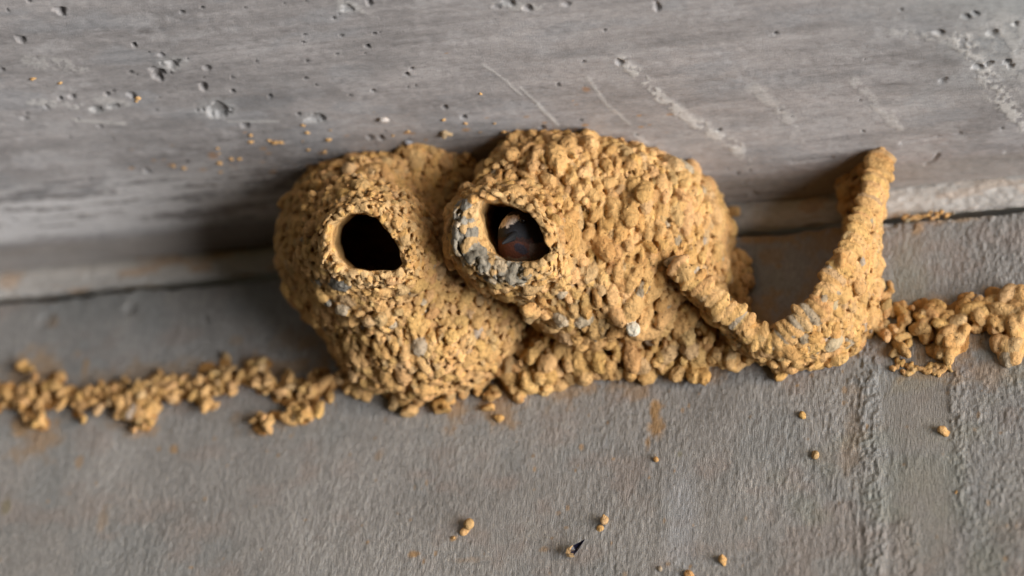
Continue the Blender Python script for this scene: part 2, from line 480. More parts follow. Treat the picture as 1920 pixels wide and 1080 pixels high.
# bug holes (px, py, half length px, half height px, depth m)
holes = [(408, 204, 30, 13, .0050), (590, 222, 19, 8, .0032), (603, 222, 10, 7, .0040), (322, 118, 20, 9, .0042), (292, 140, 11, 13, .0045), (300, 133, 9, 6, .0045), (381, 162, 7, 10, .0040),
         (115, 20, 7, 5, .0030), (38, 74, 8, 7, .0036), (112, 22, 6, 5, .003), (254, 84, 5, 4, .003), (303, 102, 6, 3, .0024), (388, 127, 9, 6, .0026), (247, 178, 9, 8, .0028), (180, 205, 15, 5, .0034), (212, 199, 14, 5, .0030),
         (85, 200, 8, 5, .0024), (45, 222, 8, 4, .0018), (460, 236, 10, 6, .0028), (187, 237, 6, 4, .0016), (5, 130, 7, 4, .003), (342, 21, 5, 3, .002), (112, 18, 12, 4, .0025), (276, 322, 9, 6, .0024), (201, 176, 5, 3, .002),
         (113, 183, 4, 3, .0022), (135, 181, 6, 4, .0022), (437, 171, 3, 3, .0018), (507, 179, 3, 3, .0018), (693, 256, 8, 5, .0030), (714, 258, 5, 5, .0030), (766, 265, 7, 3, .0018), (560, 213, 4, 3, .0018), (54, 2, 5, 4, .003),
         (694, 5, 6, 5, .003), (650, 14, 16, 7, .0022), (932, 12, 9, 5, .0020), (950, 6, 14, 6, .0032), (990, 14, 10, 6, .0030), (1232, 13, 6, 9, .003), (1160, 115, 6, 6, .003), (1060, 8, 10, 4, .002), (1018, 240, 6, 4, .0025),
         (1834, 124, 13, 6, .0036), (1852, 118, 8, 5, .004), (1888, 116, 9, 5, .004), (1896, 124, 7, 4, .004), (1810, 30, 10, 5, .003), (1766, 150, 12, 5, .0020), (1760, 60, 12, 5, .003), (1830, 25, 9, 5, .003), (1862, 60, 12, 6, .003), (1905, 44, 10, 5, .003),
         (1412, 362, 8, 3, .0022), (1470, 374, 6, 3, .0020), (870, 220, 5, 3, .002), (762, 140, 5, 3, .002), (690, 86, 5, 3, .002), (770, 129, 5, 2, .002), (834, 201, 5, 3, .002)]
rr = random.Random(3)
for _ in range(95):
    px_ = rr.uniform(-20, 1940) if rr.random() < .45 else rr.gauss(330, 230); py_ = rr.uniform(0, 430)
    s_ = rr.choice((1.6, 1.9, 2.3, 3.0))
    holes.append((px_, py_, s_ * rr.uniform(1, 1.7), s_ * 0.8, rr.uniform(.0006, .0012)))
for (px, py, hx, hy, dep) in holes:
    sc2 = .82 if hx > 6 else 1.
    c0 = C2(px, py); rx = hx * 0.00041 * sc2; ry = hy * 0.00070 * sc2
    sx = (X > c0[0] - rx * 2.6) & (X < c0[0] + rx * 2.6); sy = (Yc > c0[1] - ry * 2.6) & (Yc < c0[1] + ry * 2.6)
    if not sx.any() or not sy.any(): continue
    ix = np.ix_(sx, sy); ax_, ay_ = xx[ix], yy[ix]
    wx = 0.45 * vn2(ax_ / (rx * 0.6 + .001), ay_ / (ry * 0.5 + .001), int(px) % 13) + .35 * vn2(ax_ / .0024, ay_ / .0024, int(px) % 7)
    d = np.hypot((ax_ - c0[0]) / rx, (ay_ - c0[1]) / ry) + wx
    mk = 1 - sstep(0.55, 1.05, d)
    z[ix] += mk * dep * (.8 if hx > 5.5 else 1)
    if hx < 5.5: cc[ix] *= (1 - .62 * mk)[..., None]  # small pits: the shade of their depth is painted into the colour
    if hx > 12:
        halo = (1 - sstep(0.8, 2.2, d)) * 0.45
        cc[ix] = cc[ix] * (1 - halo[..., None]) + np.array((0.42, 0.42, 0.42)) * halo[..., None]
# short formwork cracks
for pts in ([(1735, 308), (1752, 300), (1760, 290)], [(1886, 286), (1925, 280)], [(1487, 305), (1535, 300), (1560, 297)], [(1370, 375), (1430, 366), (1490, 362)], [(535, 312), (600, 300)], [(1690, 268), (1800, 250)]):
    d, t = seg_dist(xx + 0.0012 * brk, yy + 0.0008 * brk2, [C2(*p) for p in pts])
    mk = 1 - sstep(0.0006, 0.0018, d); z += 0.0022 * mk * (0.6 + 0.4 * brk2)
# orange mud dust
rr = random.Random(11)
for _ in range(60):
    px_, py_ = rr.gauss(480, 130), rr.gauss(300, 22)
    if _ > 30: px_, py_ = rr.uniform(640, 1260), 262 - rr.expovariate(1 / 22.)
    c0 = C2(px_, py_); s_ = rr.uniform(.0008, .0026)
    d = np.hypot((xx - c0[0]) / 1.8, yy - c0[1]); mk = (1 - sstep(s_ * .4, s_, d))[..., None] * rr.uniform(.3, .8)
    cc = cc * (1 - mk) + np.array((0.45, 0.25, 0.10)) * mk
for (px_, py_, s_) in ((400, 291, .006), (1098, 168, .004), (722, 226, .004), (512, 266, .004)):
    c0 = C2(px_, py_); d = np.hypot((xx - c0[0]), (yy - c0[1])) + 0.002 * brk; mk = (1 - sstep(s_ * .3, s_, d))[..., None] * .55
    cc = cc * (1 - mk) + np.array((0.36, 0.17, 0.05)) * mk
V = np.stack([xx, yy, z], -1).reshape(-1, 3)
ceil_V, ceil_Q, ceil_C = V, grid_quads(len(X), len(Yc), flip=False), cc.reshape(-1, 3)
# close the slab: thick edge and top so that it is a real body
def slab_box(name, lo, hi, mat, parent):
    x0, y0, z0 = lo; x1, y1, z1 = hi
    v = np.array([(x0, y0, z0), (x1, y0, z0), (x1, y1, z0), (x0, y1, z0), (x0, y0, z1), (x1, y0, z1), (x1, y1, z1), (x0, y1, z1)])
    q = np.array([(0, 3, 2, 1), (4, 5, 6, 7), (0, 1, 5, 4), (1, 2, 6, 5), (2, 3, 7, 6), (3, 0, 4, 7)])
    o = mesh_np(name, v, q, np.full((8, 3), 0.28), mat, parent)
    for p in o.data.polygons: p.use_smooth = False
    return o
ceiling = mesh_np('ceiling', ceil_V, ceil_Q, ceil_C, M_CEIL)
tag(ceiling, 'pitted grey concrete soffit with chalky streaks above the nests', kind='structure')
slab_box('slab', (-4, -3.2, 0.012), (4, 0.2, 0.3), M_CEIL, ceiling)

# --- the bevelled strip between ceiling and wall, swept along x
prof = [(-0.0085, 0.0006), (-0.0078, 0.0050), (-0.0060, 0.0056), (-0.0046, 0.0030), (-0.0038, -0.0014), (-0.0030, -0.0035), (-0.0012, -0.0062), (0.0006, -0.0088),
        (0.0024, -0.0110), (0.0042, -0.0124), (0.0062, -0.0128), (0.0084, -0.0118), (0.0110, -0.0096), (0.0200, -0.0070), (0.0400, -0.0060), (0.04, 0.0118), (-0.009, 0.0118)]
prof = np.array(prof); prof[(prof[:, 1] < -.0015) & (prof[:, 1] > -.0139), 1] *= 1.42
tt = np.concatenate([np.linspace(i, i + 1, 5)[:-1] for i in range(len(prof) - 1)] + [[len(prof) - 1]])
pr = np.stack([np.interp(tt, range(len(prof)), prof[:, i]) for i in (0, 1)], 1)
Xs = nonuniform(-0.50, 0.47, 0.0012, -4.0, 4.0)
sx_, st_ = np.meshgrid(Xs, np.arange(len(pr)), indexing='ij')
py_ = pr[:, 0][None] + 0 * sx_; pz_ = pr[:, 1][None] + 0 * sx_
act = (st_ > 8) & (st_ < 44)
nz = 0.0012 * fbm2(sx_ / 0.05, st_ / 18., 61, 4) + 0.0007 * vn2(sx_ / 0.006, st_ / 3., 63)
rough = sstep(0.20, 0.30, sx_)
nz = nz + rough * 0.0011 * fbm2(sx_ / 0.004, st_ / 3., 65, 3)
py_ = py_ - nz * act * 0.6; pz_ = pz_ - nz * act * 0.8
# the left stretch is a rounder, deeper bead
sag = (1 - sstep(-0.15, -0.05, sx_)) * np.exp(-((st_ - 26) / 9.) ** 2) * 0.0022
pz_ = pz_ - sag
sc_ = np.zeros(sx_.shape + (3,)); sc_[:] = (0.42, 0.405, 0.395)
sc_ *= (1 + 0.35 * fbm2(sx_ / 0.06, st_ / 8., 71, 4))[..., None]
up_ = sstep(22, 12, st_)[..., None] if False else (1 - sstep(10, 18, st_))[..., None]
sc_ = sc_ * (1 - .5 * up_) + np.array((0.25, 0.215, 0.185)) * .5 * up_
om = sstep(0.12, 0.3, fbm2(sx_ / 0.02, st_ / 6., 73, 4))[..., None] * 0.5
sc_ = sc_ * (1 - om) + np.array((0.40, 0.24, 0.12)) * om
wh = sstep(0.24, 0.32, sx_)[..., None] * 0.5
sc_ = sc_ * (1 - wh) + np.array((0.46, 0.45, 0.44)) * wh
V = np.stack([sx_, py_, pz_], -1).reshape(-1, 3)
strip = mesh_np('joint_strip', V, grid_quads(len(Xs), len(pr)), sc_.reshape(-1, 3), M_CEIL)
tag(strip, 'long rounded concrete fillet in the joint between wall and ceiling', kind='structure')

# --- wall: y = 0, top at z = -0.027
ZT = -0.0275
X = nonuniform(-0.50, 0.44, 0.0008, -4.0, 4.0)
zf = np.arange(ZT, -0.42, -0.0010)
Zw = np.concatenate([zf, zf[-1] - np.geomspace(0.004, 2.5, 16)])
xx, zz = np.meshgrid(X, Zw, indexing='ij')
lean = xx + 0.03 * zz * 0
g1 = fbm2(lean / 0.0026, zz / 0.014, 101, 2); g2 = vn2(lean / 0.0017, zz / 0.0036, 105); g3 = fbm2(xx / 0.05, zz / 0.07, 107, 4)
amp = 0.75 + 0.6 * fbm2(xx / 0.07, zz / 0.09, 109, 3)
def C3(px, py): p = on_wall(px, py); return p[0], p[2]
smooth = np.zeros(xx.shape)
for (px, py, rx, ry) in ((1725, 770, .030, .045), (1680, 600, .03, .03), (1500, 500, .04, .05), (1730, 950, .022, .05)):
    c0 = C3(px, py); smooth = np.maximum(smooth, 1 - sstep(.6, 1.2, np.hypot((xx - c0[0]) / rx, (zz - c0[1]) / ry) + .3 * g3))
amp = np.clip(amp * (1 - .72 * smooth), 0.12, 2)
rgt = sstep(-0.02, 0.12, xx)
y = -(0.00034 * g1 + 0.00036 * g2) * amp * (0.85 + 0.5 * rgt) - 0.0012 * g3
# rough vertical lifts left by the form boards
rn = fbm2(xx / 0.0021, zz / 0.0027, 121, 2); rn2 = fbm2(xx / 0.012, zz / 0.014, 123, 3)
ridge = np.zeros(xx.shape)
for pts, w, a in (([(1625, 650), (1632, 760), (1630, 860), (1640, 960), (1640, 1090)], .0085, 1.0), ([(1600, 700), (1602, 900), (1610, 1090)], .0022, .4),
                  ([(1560, 730), (1580, 1090)], .003, .3), ([(1800, 700), (1795, 790), (1800, 850)], .007, .9), ([(1800, 850), (1812, 940), (1825, 990)], .006, .8),
                  ([(1860, 480), (1870, 1080)], .035, .45), ([(1655, 480), (1650, 640)], .006, .5), ([(1700, 990), (1705, 1100)], .010, .6), ([(1665, 440), (1720, 420)], .008, .5)):
    d, t = seg_dist(xx + 0.004 * rn2, zz, [C3(*p) for p in pts])
    mk = (1 - sstep(w * .5, w * 1.2, d)) * a
    ridge = np.maximum(ridge, mk)
y -= ridge * (0.0005 + 0.0017 * np.clip(rn + .10, -.2, 1) + .0009 * rn2)
# crumbled top edge
edge = np.exp(-(ZT - zz) / 0.006)
y += edge * 0.0016 * (0.3 + fbm2(xx / 0.010, zz / 0.01, 131, 4)) ** 1
y -= edge * 0.0015 * sstep(.1, .4, fbm2(xx / 0.006, zz / 0.006, 133, 3))
ztop = zz + edge * 0.0028 * fbm2(xx / 0.018, zz * 0 + 3, 137, 5)
for (px, py, r_) in ((245, 580, .008), (85, 600, .009), (385, 600, .004), (1670, 420, .006)):
    c0 = C3(px, py); d = np.hypot(xx - c0[0], (zz - c0[1])) + .002 * rn; y += .003 * (1 - sstep(r_ * .3, r_, d)) * (rn + .6)
cc = np.zeros(xx.shape + (3,)); cc[:] = (0.328, 0.323, 0.322)
cc *= (1 + 0.16 * g1 + 0.16 * g2 + 0.22 * g3)[..., None]
bl = sstep(-0.05, 0.35, fbm2(xx / 0.045, zz / 0.06, 141, 4))[..., None] * .5
cc = cc * (1 - bl) + np.array((0.262, 0.280, 0.292)) * bl
pk = sstep(0.02, 0.4, fbm2(xx / 0.03, zz / 0.022, 151, 4))[..., None] * .34
cc = cc * (1 - pk) + np.array((0.345, 0.275, 0.245)) * pk
gr = sstep(0.2, 0.5, fbm2(xx / 0.05, zz / 0.05, 155, 3))[..., None] * .25 * rgt[..., None]
cc = cc * (1 - gr) + np.array((0.25, 0.275, 0.20)) * gr
c0 = C3(1275, 985); d = np.hypot((xx - c0[0]) / .018, (zz - c0[1]) / .06) + .4 * g3; mk = (1 - sstep(.3, 1.1, d))[..., None] * .55
cc = cc * (1 - mk) + np.array((0.40, 0.42, 0.46)) * mk
# mud stains: (px, py, rx px, ry px, strength)
o1 = fbm2(xx / 0.008, zz / 0.010, 161, 4); o2 = fbm2(xx / 0.003, zz / 0.004, 165, 3)
def stain(px, py, rx, ry, a, col=(0.42, 0.25, 0.10), soft=1.0):
    global cc
    c0 = C3(px, py); d = np.hypot((xx - c0[0]) / (rx * .0004), (zz - c0[1]) / (ry * .00049)) + 0.85 * o1 + .4 * o2
    mk = (1 - sstep(.35, 1.15 * soft, d))[..., None] * a
    cc = cc * (1 - mk) + np.array(col) * mk
for s_ in ((1228, 765, 13, 22, .85), (1230, 800, 16, 26, .8), (1215, 828, 8, 14, .7), (1275, 850, 6, 8, .4, (.26, .25, .12)), (1245, 690, 30, 30, .5), (70, 820, 60, 45, .5), (40, 800, 20, 25, .6), (148, 872, 8, 18, .5), (325, 843, 8, 8, .7),
           (12, 945, 12, 18, .5, (.25, .22, .10)), (195, 970, 18, 22, .3), (710, 855, 10, 14, .35), (800, 905, 6, 10, .6), (775, 1040, 9, 6, .8), (850, 1010, 6, 4, .8), (1020, 1030, 10, 6, .5), (1090, 838, 6, 7, .7), (1150, 860, 4, 4, .6), (880, 1050, 40, 6, .25),
           (300, 700, 200, 30, .35), (60, 690, 80, 35, .5), (520, 690, 130, 26, .5), (260, 795, 60, 26, .4), (500, 790, 90, 24, .35), (940, 750, 50, 60, .55), (850, 770, 26, 40, .55), (1060, 730, 60, 35, .5), (1180, 720, 60, 30, .45), (1330, 700, 60, 20, .4),
           (1690, 650, 60, 40, .4), (1780, 640, 80, 60, .45), (1740, 700, 70, 14, .6), (1880, 560, 60, 20, .5), (1745, 575, 40, 22, .35), (1600, 820, 22, 90, .40, (.36, .26, .17)), (1700, 720, 60, 20, .35, (.33, .30, .2)), (1850, 700, 60, 30, .3),
           (1500, 440, 130, 14, .8), (1560, 450, 60, 40, .7), (1420, 590, 50, 60, .7), (1450, 480, 30, 20, .5), (1540, 540, 40, 60, .55), (1480, 600, 70, 40, .6), (1600, 350, 30, 30, .5), (1460, 500, 14, 8, .8), (1520, 640, 60, 22, .6), (1720, 430, 12, 22, .6), (1800, 410, 60, 9, .5), (1730, 405, 40, 8, .8),
           (620, 640, 60, 50, .35), (555, 640, 60, 30, .3), (1560, 560, 16, 40, .3), (1640, 590, 16, 30, .4), (1700, 800, 4, 4, .5), (100, 600, 14, 25, .35), (440, 640, 22, 14, .3), (160, 690, 10, 16, .45)):
    stain(*s_)
rr = random.Random(19)
for _ in range(150):
    stain(rr.uniform(0, 1920), rr.uniform(640, 1080), rr.uniform(2, 5), rr.uniform(2, 6), rr.uniform(.3, .7), soft=1.0)
sw = smooth[..., None] * .35
cc = cc * (1 - sw) + np.array((0.30, 0.275, 0.24)) * sw
V = np.stack([xx, y, ztop], -1)
# wrap the top edge backwards into the gap and add a back
topr = []
for (dy, dz) in ((0.045, 0.0), (0.012, 0.0002), (0.004, 0.0001), (0.0015, -0.0003)):
    q = V[:, :1].copy(); q[..., 1] = dy + 0.0006 * vn2(xx[:, :1] / .004, xx[:, :1] * 0 + dy * 999, 7); q[..., 2] = ztop[:, :1] + 0.0004 + dz; topr.append(q)
V = np.concatenate(topr + [V], 1); cc = np.concatenate([cc[:, :1]] * 4 + [cc], 1)
back = V[:, -1:].copy(); back[..., 1] = 0.3; bk2 = back.copy(); bk2[..., 2] = ZT - .02
V = np.concatenate([V, back, bk2], 1); cc = np.concatenate([cc, cc[:, -1:], cc[:, -1:]], 1)
wall = mesh_np('wall', V.reshape(-1, 3), grid_quads(V.shape[0], V.shape[1], flip=True), cc.reshape(-1, 3), M_WALL)
tag(wall, 'rough grey concrete wall with vertical form marks and ochre mud stains', kind='structure')

# ------------------------------------------------------------------ nests
def W(px, py, y): return on_wall(px, py, y)
GREYS = lambda: MUD_SLATE * random.uniform(0.8, 1.6) if random.random() < .6 else MUD_GREY * random.uniform(.8, 1.05)
def img(p):
    d = np.asarray(p) - CAM; zc = d @ FWD
    return np.array((960 + FPX * (d @ RIGHT) / zc, 540 - FPX * (d @ UP) / zc)).T
imgs = lambda P: np.stack([960 + FPX * ((P - CAM) @ RIGHT) / ((P - CAM) @ FWD), 540 - FPX * ((P - CAM) @ UP) / ((P - CAM) @ FWD)], -1)

def build_nest(name, label, solid, lo, hi, cav, pel_main, parts, loc, seed, extra_label=None, wob=0.0009):
    V, Q, col, part, N = mud_mass(lo, hi, pel_main, base=lambda P: solid(P) + 0.0016, carve=cav, seed=seed, wob=wob)
    sp = split_parts(V, Q, col, part, N)
    root = bpy.data.objects.new(name, None); COL.objects.link(root); root.location = loc; root.empty_display_size = 0.02
    tag(root, label, 'mud nest', 'swallow nests in the corner under the ceiling')
    for p, (v, q, c, n) in sp.items():
        o = mesh_np(parts[p], v, q, c, M_RIM if 'rim' in parts[p] else M_MUD, root, loc, n)
        if extra_label and p in extra_label: o['label'] = extra_label[p]
    return root

# --- nest with the empty round entrance
A1, B1, C1 = W(695, 465, -.055), W(785, 600, -.033), W(862, 600, -.028)
RIMC1 = W(690, 455, -.144); NB1 = W(745, 470, -.085)
n1 = np.array((0.17, -0.80, -0.575)); n1 /= np.linalg.norm(n1)
def lumpy(P, s):
    return .0034 * vn3(P[..., 0] / .016, P[..., 1] / .016, P[..., 2] / .016, s) + .0012 * vn3(P[..., 0] / .008, P[..., 1] / .008, P[..., 2] / .012, s + 1)
OUT1 = plane_poly([(606, 455), (611, 425), (632, 396), (665, 380), (705, 382), (742, 404), (768, 440), (778, 480), (770, 512), (735, 525), (690, 528), (640, 515), (613, 490)], RIMC1, n1)
IN1 = plane_poly([(624, 455), (629, 424), (653, 404), (680, 401), (705, 412), (728, 440), (745, 470), (751, 494), (740, 503), (700, 506), (655, 500), (635, 480)], RIMC1, n1)
def solid1(P):
    d = ellips(P, A1, (.066, .074, .066))
    d = smin(d, ellips(P, B1, (.063, .050, .056)), .03)
    d = smin(d, ellips(P, C1, (.044, .034, .046)), .02)
    d = smin(d, ellips(P, W(800, 350, -.065), (.036, .045, .033)), .02)
    d = smin(d, ellips(P, W(862, 370, -.045), (.030, .050, .045)), .02)
    d = d + lumpy(P, 1)
    nk, w = prism(P, RIMC1, n1, OUT1)
    nk = np.maximum(np.maximum(nk + w * .5 + .0005, w), -w - .035)
    return smin(d, nk, .028)
e1 = RIGHT * 0.80 - UP * 0.60
def hole1(P):
    t, w = prism(P, RIMC1, n1, IN1)
    t = t - .0014 + 0.0010 * vn3(P[..., 0] / .006, P[..., 1] / .006, P[..., 2] / .006, 3)
    return np.maximum(t, -w - 0.09)
def cav1(P):
    return np.minimum(np.maximum(solid1(P) + 0.010, P[..., 1] + 0.004), hole1(P))
lo1, hi1 = np.array((A1[0] - .085, -.170, -.165)), np.array((C1[0] + .065, .006, .006))
def keep1(P): return (P[:, 1] < .003) & (P[:, 2] < .003) & (hole1(P) > 0.0015)
def rimd1(p): return abs((p - RIMC1) @ n1)
def part1(p): return 1 if (abs((p - RIMC1) @ n1) < .0115 and np.linalg.norm(p - RIMC1) < .045) else 0
def col1(p):
    if part1(p): return MUD_PALE * random.uniform(.92, 1.05) if random.random() < .4 else None
    u, v = img(p)
    if 600 < u < 830 and 520 < v < 620 and random.random() < .09: return MUD_GREY * random.uniform(.8, 1.25)
    if 590 < u < 640 and 500 < v < 600 and random.random() < .14: return MUD_SLATE * random.uniform(1., 1.8)
    return None
def shape1(p): return (1.3, 1.0, .5) if part1(p) else (1.4, .95, .78)
pel = cover(solid1, lo1, hi1, .0038, keep1, n=70000, sizef=lambda p: .55 if part1(p) else 1., partf=part1, colf=col1, shapef=shape1, sp=1.35, ang=.6)
# fringe of lumps at the foot
def lumps(spec, size=.0042, yoff=.003, jit=.6, part=0, pg=.004, elong=1.4, reps=3):
    out = []
    for (px, py, s_) in spec:
        for _ in range(reps):
            dx, dy = random.gauss(0, 7 * s_), random.gauss(0, 8 * s_)
            p = W(px + dx, py + dy, -yoff * random.uniform(.4, 1.6))
            R = frame_for(np.array((random.gauss(0, .3), -1, random.gauss(0, .3))), ang=random.gauss(0, jit), tilt=.2)
            a = size * s_ * random.uniform(.75, 1.25)
            out.append((p, np.array((a * elong, a * .9, a * .85)), R, pellet_colour(pg), part))
    return out
pel += lumps([(650, 700, 1.2), (665, 725, 1.2), (690, 728, 1.2), (735, 745, 1.3), (760, 752, 1.2), (715, 738, 1.), (800, 735, 1), (835, 745, 1.1), (828, 765, 1), (825, 780, .7), (870, 735, 1), (900, 725, 1), (640, 670, 1.1)])
nest1 = build_nest('mud_nest', 'left mud nest with an empty dark round entrance', solid1, lo1, hi1, cav1, pel,
                   {0: 'mud_shell', 1: 'entrance_rim'}, W(740, 540, 0), 11)

# --- nest with the bird looking out
RIMC2 = W(955, 440, -.143); NB2 = W(1035, 425, -.085)
n2 = np.array((0.10, -0.82, -0.55)); n2 /= np.linalg.norm(n2)
OUT2 = plane_poly([(852, 395), (872, 372), (905, 358), (950, 362), (1000, 386), (1030, 420), (1044, 468), (1034, 506), (985, 526), (940, 528), (903, 513), (872, 490), (853, 465), (848, 430)], RIMC2, n2)
IN2 = plane_poly([(905, 378), (935, 380), (960, 388), (990, 402), (1008, 422), (1016, 445), (1027, 470), (1010, 484), (975, 489), (945, 486), (925, 472), (912, 450), (903, 420), (898, 395)], RIMC2, n2)
FUN2 = plane_poly([(876, 420), (892, 384), (935, 379), (1008, 422), (1022, 470), (960, 490), (910, 482), (884, 455)], RIMC2, n2)
def solid2(P):
    d = ellips(P, W(1030, 410, -.058), (.054, .069, .060))
    d = smin(d, ellips(P, W(1150, 430, -.049), (.068, .064, .062)), .03)
    d = smin(d, ellips(P, W(1256, 450, -.026), (.038, .040, .051)), .03)
    d = smin(d, ellips(P, W(1130, 535, -.048), (.058, .046, .040)), .02)
    d = smin(d, ellips(P, W(1235, 545, -.025), (.045, .036, .038)), .02)
    d = d + lumpy(P, 9)
    nk, w = prism(P, RIMC2, n2, OUT2)
    nk = np.maximum(np.maximum(nk + w * .25 + .002, w), -w - .05)
    d = smin(d, nk, .026)
    # footing of pellets on the wall
    f = ellips(P, W(1010, 676, -.004), (.034, .011, .022))
    f = smin(f, ellips(P, W(1130, 660, -.005), (.050, .014, .022)), .01)
    f = smin(f, ellips(P, W(1260, 645, -.005), (.052, .014, .022)), .01)
    return smin(d, f, .006)
e2 = RIGHT * 0.80 - UP * 0.60
def hole2(P):
    t, w = prism(P, RIMC2, n2, IN2)
    nz = 0.0011 * vn3(P[..., 0] / .005, P[..., 1] / .005, P[..., 2] / .005, 8)
    a = np.maximum(np.maximum(t - .001 + nz, -w - 0.09), w - .015)
    # the left lip is splayed outwards
    f, w = prism(P, RIMC2, n2, FUN2)
    return np.minimum(a, np.maximum(f - w * .8 + nz, w - .004))
def cav2(P):
    d = smin(ellips(P, W(1030, 410, -.058), (.054, .069, .060)), ellips(P, W(1150, 430, -.049), (.068, .064, .062)), .03)
    d = smin(d, ellips(P, W(1256, 450, -.026), (.038, .040, .051)), .03)
    return np.minimum(np.maximum(d + .013, P[..., 1] + .004), hole2(P))
lo2, hi2 = W(1030, 405, -.06) - np.array((.085, 0, 0)), W(1290, 440, -.028) + np.array((.06, 0, 0))
lo2 = np.array((lo2[0], -.170, -.165)); hi2 = np.array((hi2[0], .006, .006))
def keep2(P):
    return (P[:, 1] < .003) & (P[:, 2] < .003) & (hole2(P) > 0.0015)
def part2(p):
    if abs((p - RIMC2) @ n2) < .014 and np.linalg.norm(p - RIMC2) < .050: return 1
    u, v = img(p)
    if p[1] > -.032 and p[2] < -.062 and v > 590 - (u - 1000) * .12: return 2
    return 0
def col2(p):
    k = part2(p); u, v = img(p)
    if k == 1:
        if u < 930 and v > 375 or (v > 478 and u < 985): return GREYS() if random.random() < (.8 if v > 425 else .45) else MUD_PALE * random.uniform(.75, 1)
        return MUD_PALE * random.uniform(.85, 1.02) if random.random() < .6 else None
    if 1030 < u < 1260 and 520 < v < 600 and random.random() < .05: return MUD_GREY * random.uniform(.8, 1.2)
    if 960 < u < 1120 and 480 < v < 570 and random.random() < .3: return MUD_PALE * random.uniform(.7, .95)
    if k == 0 and random.random() < .01: return MUD_GREY * random.uniform(.85, 1.25)
    return None
def shape2(p):
    k = part2(p)
    return (1.3, 1.0, .5) if k == 1 else ((1.4, 1.0, .85) if k == 2 else (1.75, .92, .80))
pel = cover(solid2, lo2, hi2, .0046, keep2, grit=.3, sizef=lambda p: {0: 1., 1: .58, 2: 1.2}[part2(p)], partf=part2, colf=col2, shapef=shape2, sp=1.35, ang=.35, n=75000)
pel = [((p + np.array((random.gauss(0, .001), -random.uniform(0, .0085), random.gauss(0, .001)))) if pt == 2 else p, r, R, c, pt) for p, r, R, c, pt in pel]
pel += lumps([(930, 735, .9), (915, 750, .8), (960, 722, 1), (985, 725, 1), (1020, 712, 1.1), (1055, 705, 1.2), (1090, 700, 1.1), (1130, 692, 1), (1170, 688, 1.1), (1222, 690, 1.4), (1275, 690, 1.7), (1310, 685, 1.7), (1290, 668, 1.4),
              (950, 690, 1.1), (1250, 665, 1.), (910, 772, .6), (970, 745, .6)], part=2)
pel += lumps([(1000, 588, 1.0), (993, 575, 1.0)], yoff=.075, part=0)
c_w = W(1187, 617, -.058)
pel.append((c_w, np.array((.0052, .0052, .0045)), frame_for(-FWD), np.array((.72, .68, .58)), 0))
# leftovers on the wall right of the nest
side = []
for _ in range(150):
    v = random.uniform(375, 650); u = 1362 + 14 * sin(v / 38.) + random.gauss(0, 11) + (v - 400) * .06
    side.append((W(u, v, -random.uniform(.001, .007)), np.array((.0058, .0042, .0034)) * random.uniform(.75, 1.3), frame_for(np.array((0, -1, 0)), ang=random.gauss(0, .7)), pellet_colour(.02) * .9 + MUD_RED * .1, 0))
pel += [s_ for s_ in side if s_[0][2] < -.003]
nest2 = build_nest('mud_nest', 'middle mud nest with a swallow looking out of its grey-rimmed entrance', solid2, lo2, hi2 + np.array((.03, 0, 0)), cav2, pel,
                   {0: 'mud_shell', 1: 'entrance_rim', 2: 'mud_footing'}, W(1150, 540, 0), 23, {1: 'grainy entrance rim, slate grey on its left and lower side'})

# --- unfinished cup
rimp = [W(1272, 498, -.080), W(1308, 534, -.072), W(1346, 568, -.062), W(1384, 602, -.050), W(1412, 632, -.040), W(1462, 640, -.036), W(1490, 612, -.044), W(1544, 556, -.050), W(1580, 492, -.054), W(1609, 428, -.055), W(1634, 360, -.053),
        W(1644, 322, -.049), on_ceil(1647, 297, -.004)]
rootp = [W(1288, 520, -.034), W(1332, 556, -.026), W(1380, 604, -.014), W(1412, 645, 0), W(1448, 656, 0), W(1492, 662, 0), W(1545, 660, 0), W(1596, 646, 0), W(1630, 598, 0), W(1628, 530, 0), W(1614, 462, 0), W(1604, 412, 0), on_ceil(1585, 352, -.004)]
rimp, rootp = np.array(rimp), np.array(rootp)
def along(A, t):
    s_ = np.linspace(0, 1, len(A)); return np.array([np.interp(t, s_, A[:, i]) for i in range(3)])
sheet = []
for i in range(64):
    t = i / 63.
    M_, R_ = along(rimp, t), along(rootp, t)
    bulge = np.array((0.010 * (t - .4), 0, -.010 * (1 - abs(2 * t - .9)))) 
    for j in range(9):
        s_ = j / 8.
        p = R_ * (1 - s_) + M_ * s_ + bulge * (4 * s_ * (1 - s_))
        sheet.append((p, .0046 + .0022 * (1 - s_)))
SC = np.array([q[0] for q in sheet]); SR = np.array([q[1] for q in sheet])
SG = None
def solid3(P):
    sh_ = P.shape[:-1]; Pf = P.reshape(-1, 3); d = np.full(len(Pf), .02)
    b0 = SC.min(0) - .02; b1 = SC.max(0) + .02
    mk = ((Pf > b0) & (Pf < b1)).all(1); q = Pf[mk]; dd = np.full(len(q), .02)
    for c, r in zip(SC, SR):
        dd = np.minimum(dd, np.sqrt(((q - c) ** 2).sum(1)) - r)
    d[mk] = dd
    return d.reshape(sh_)
lo3 = SC.min(0) - .018; hi3 = SC.max(0) + .018; hi3[1] = .006; hi3[2] = .006
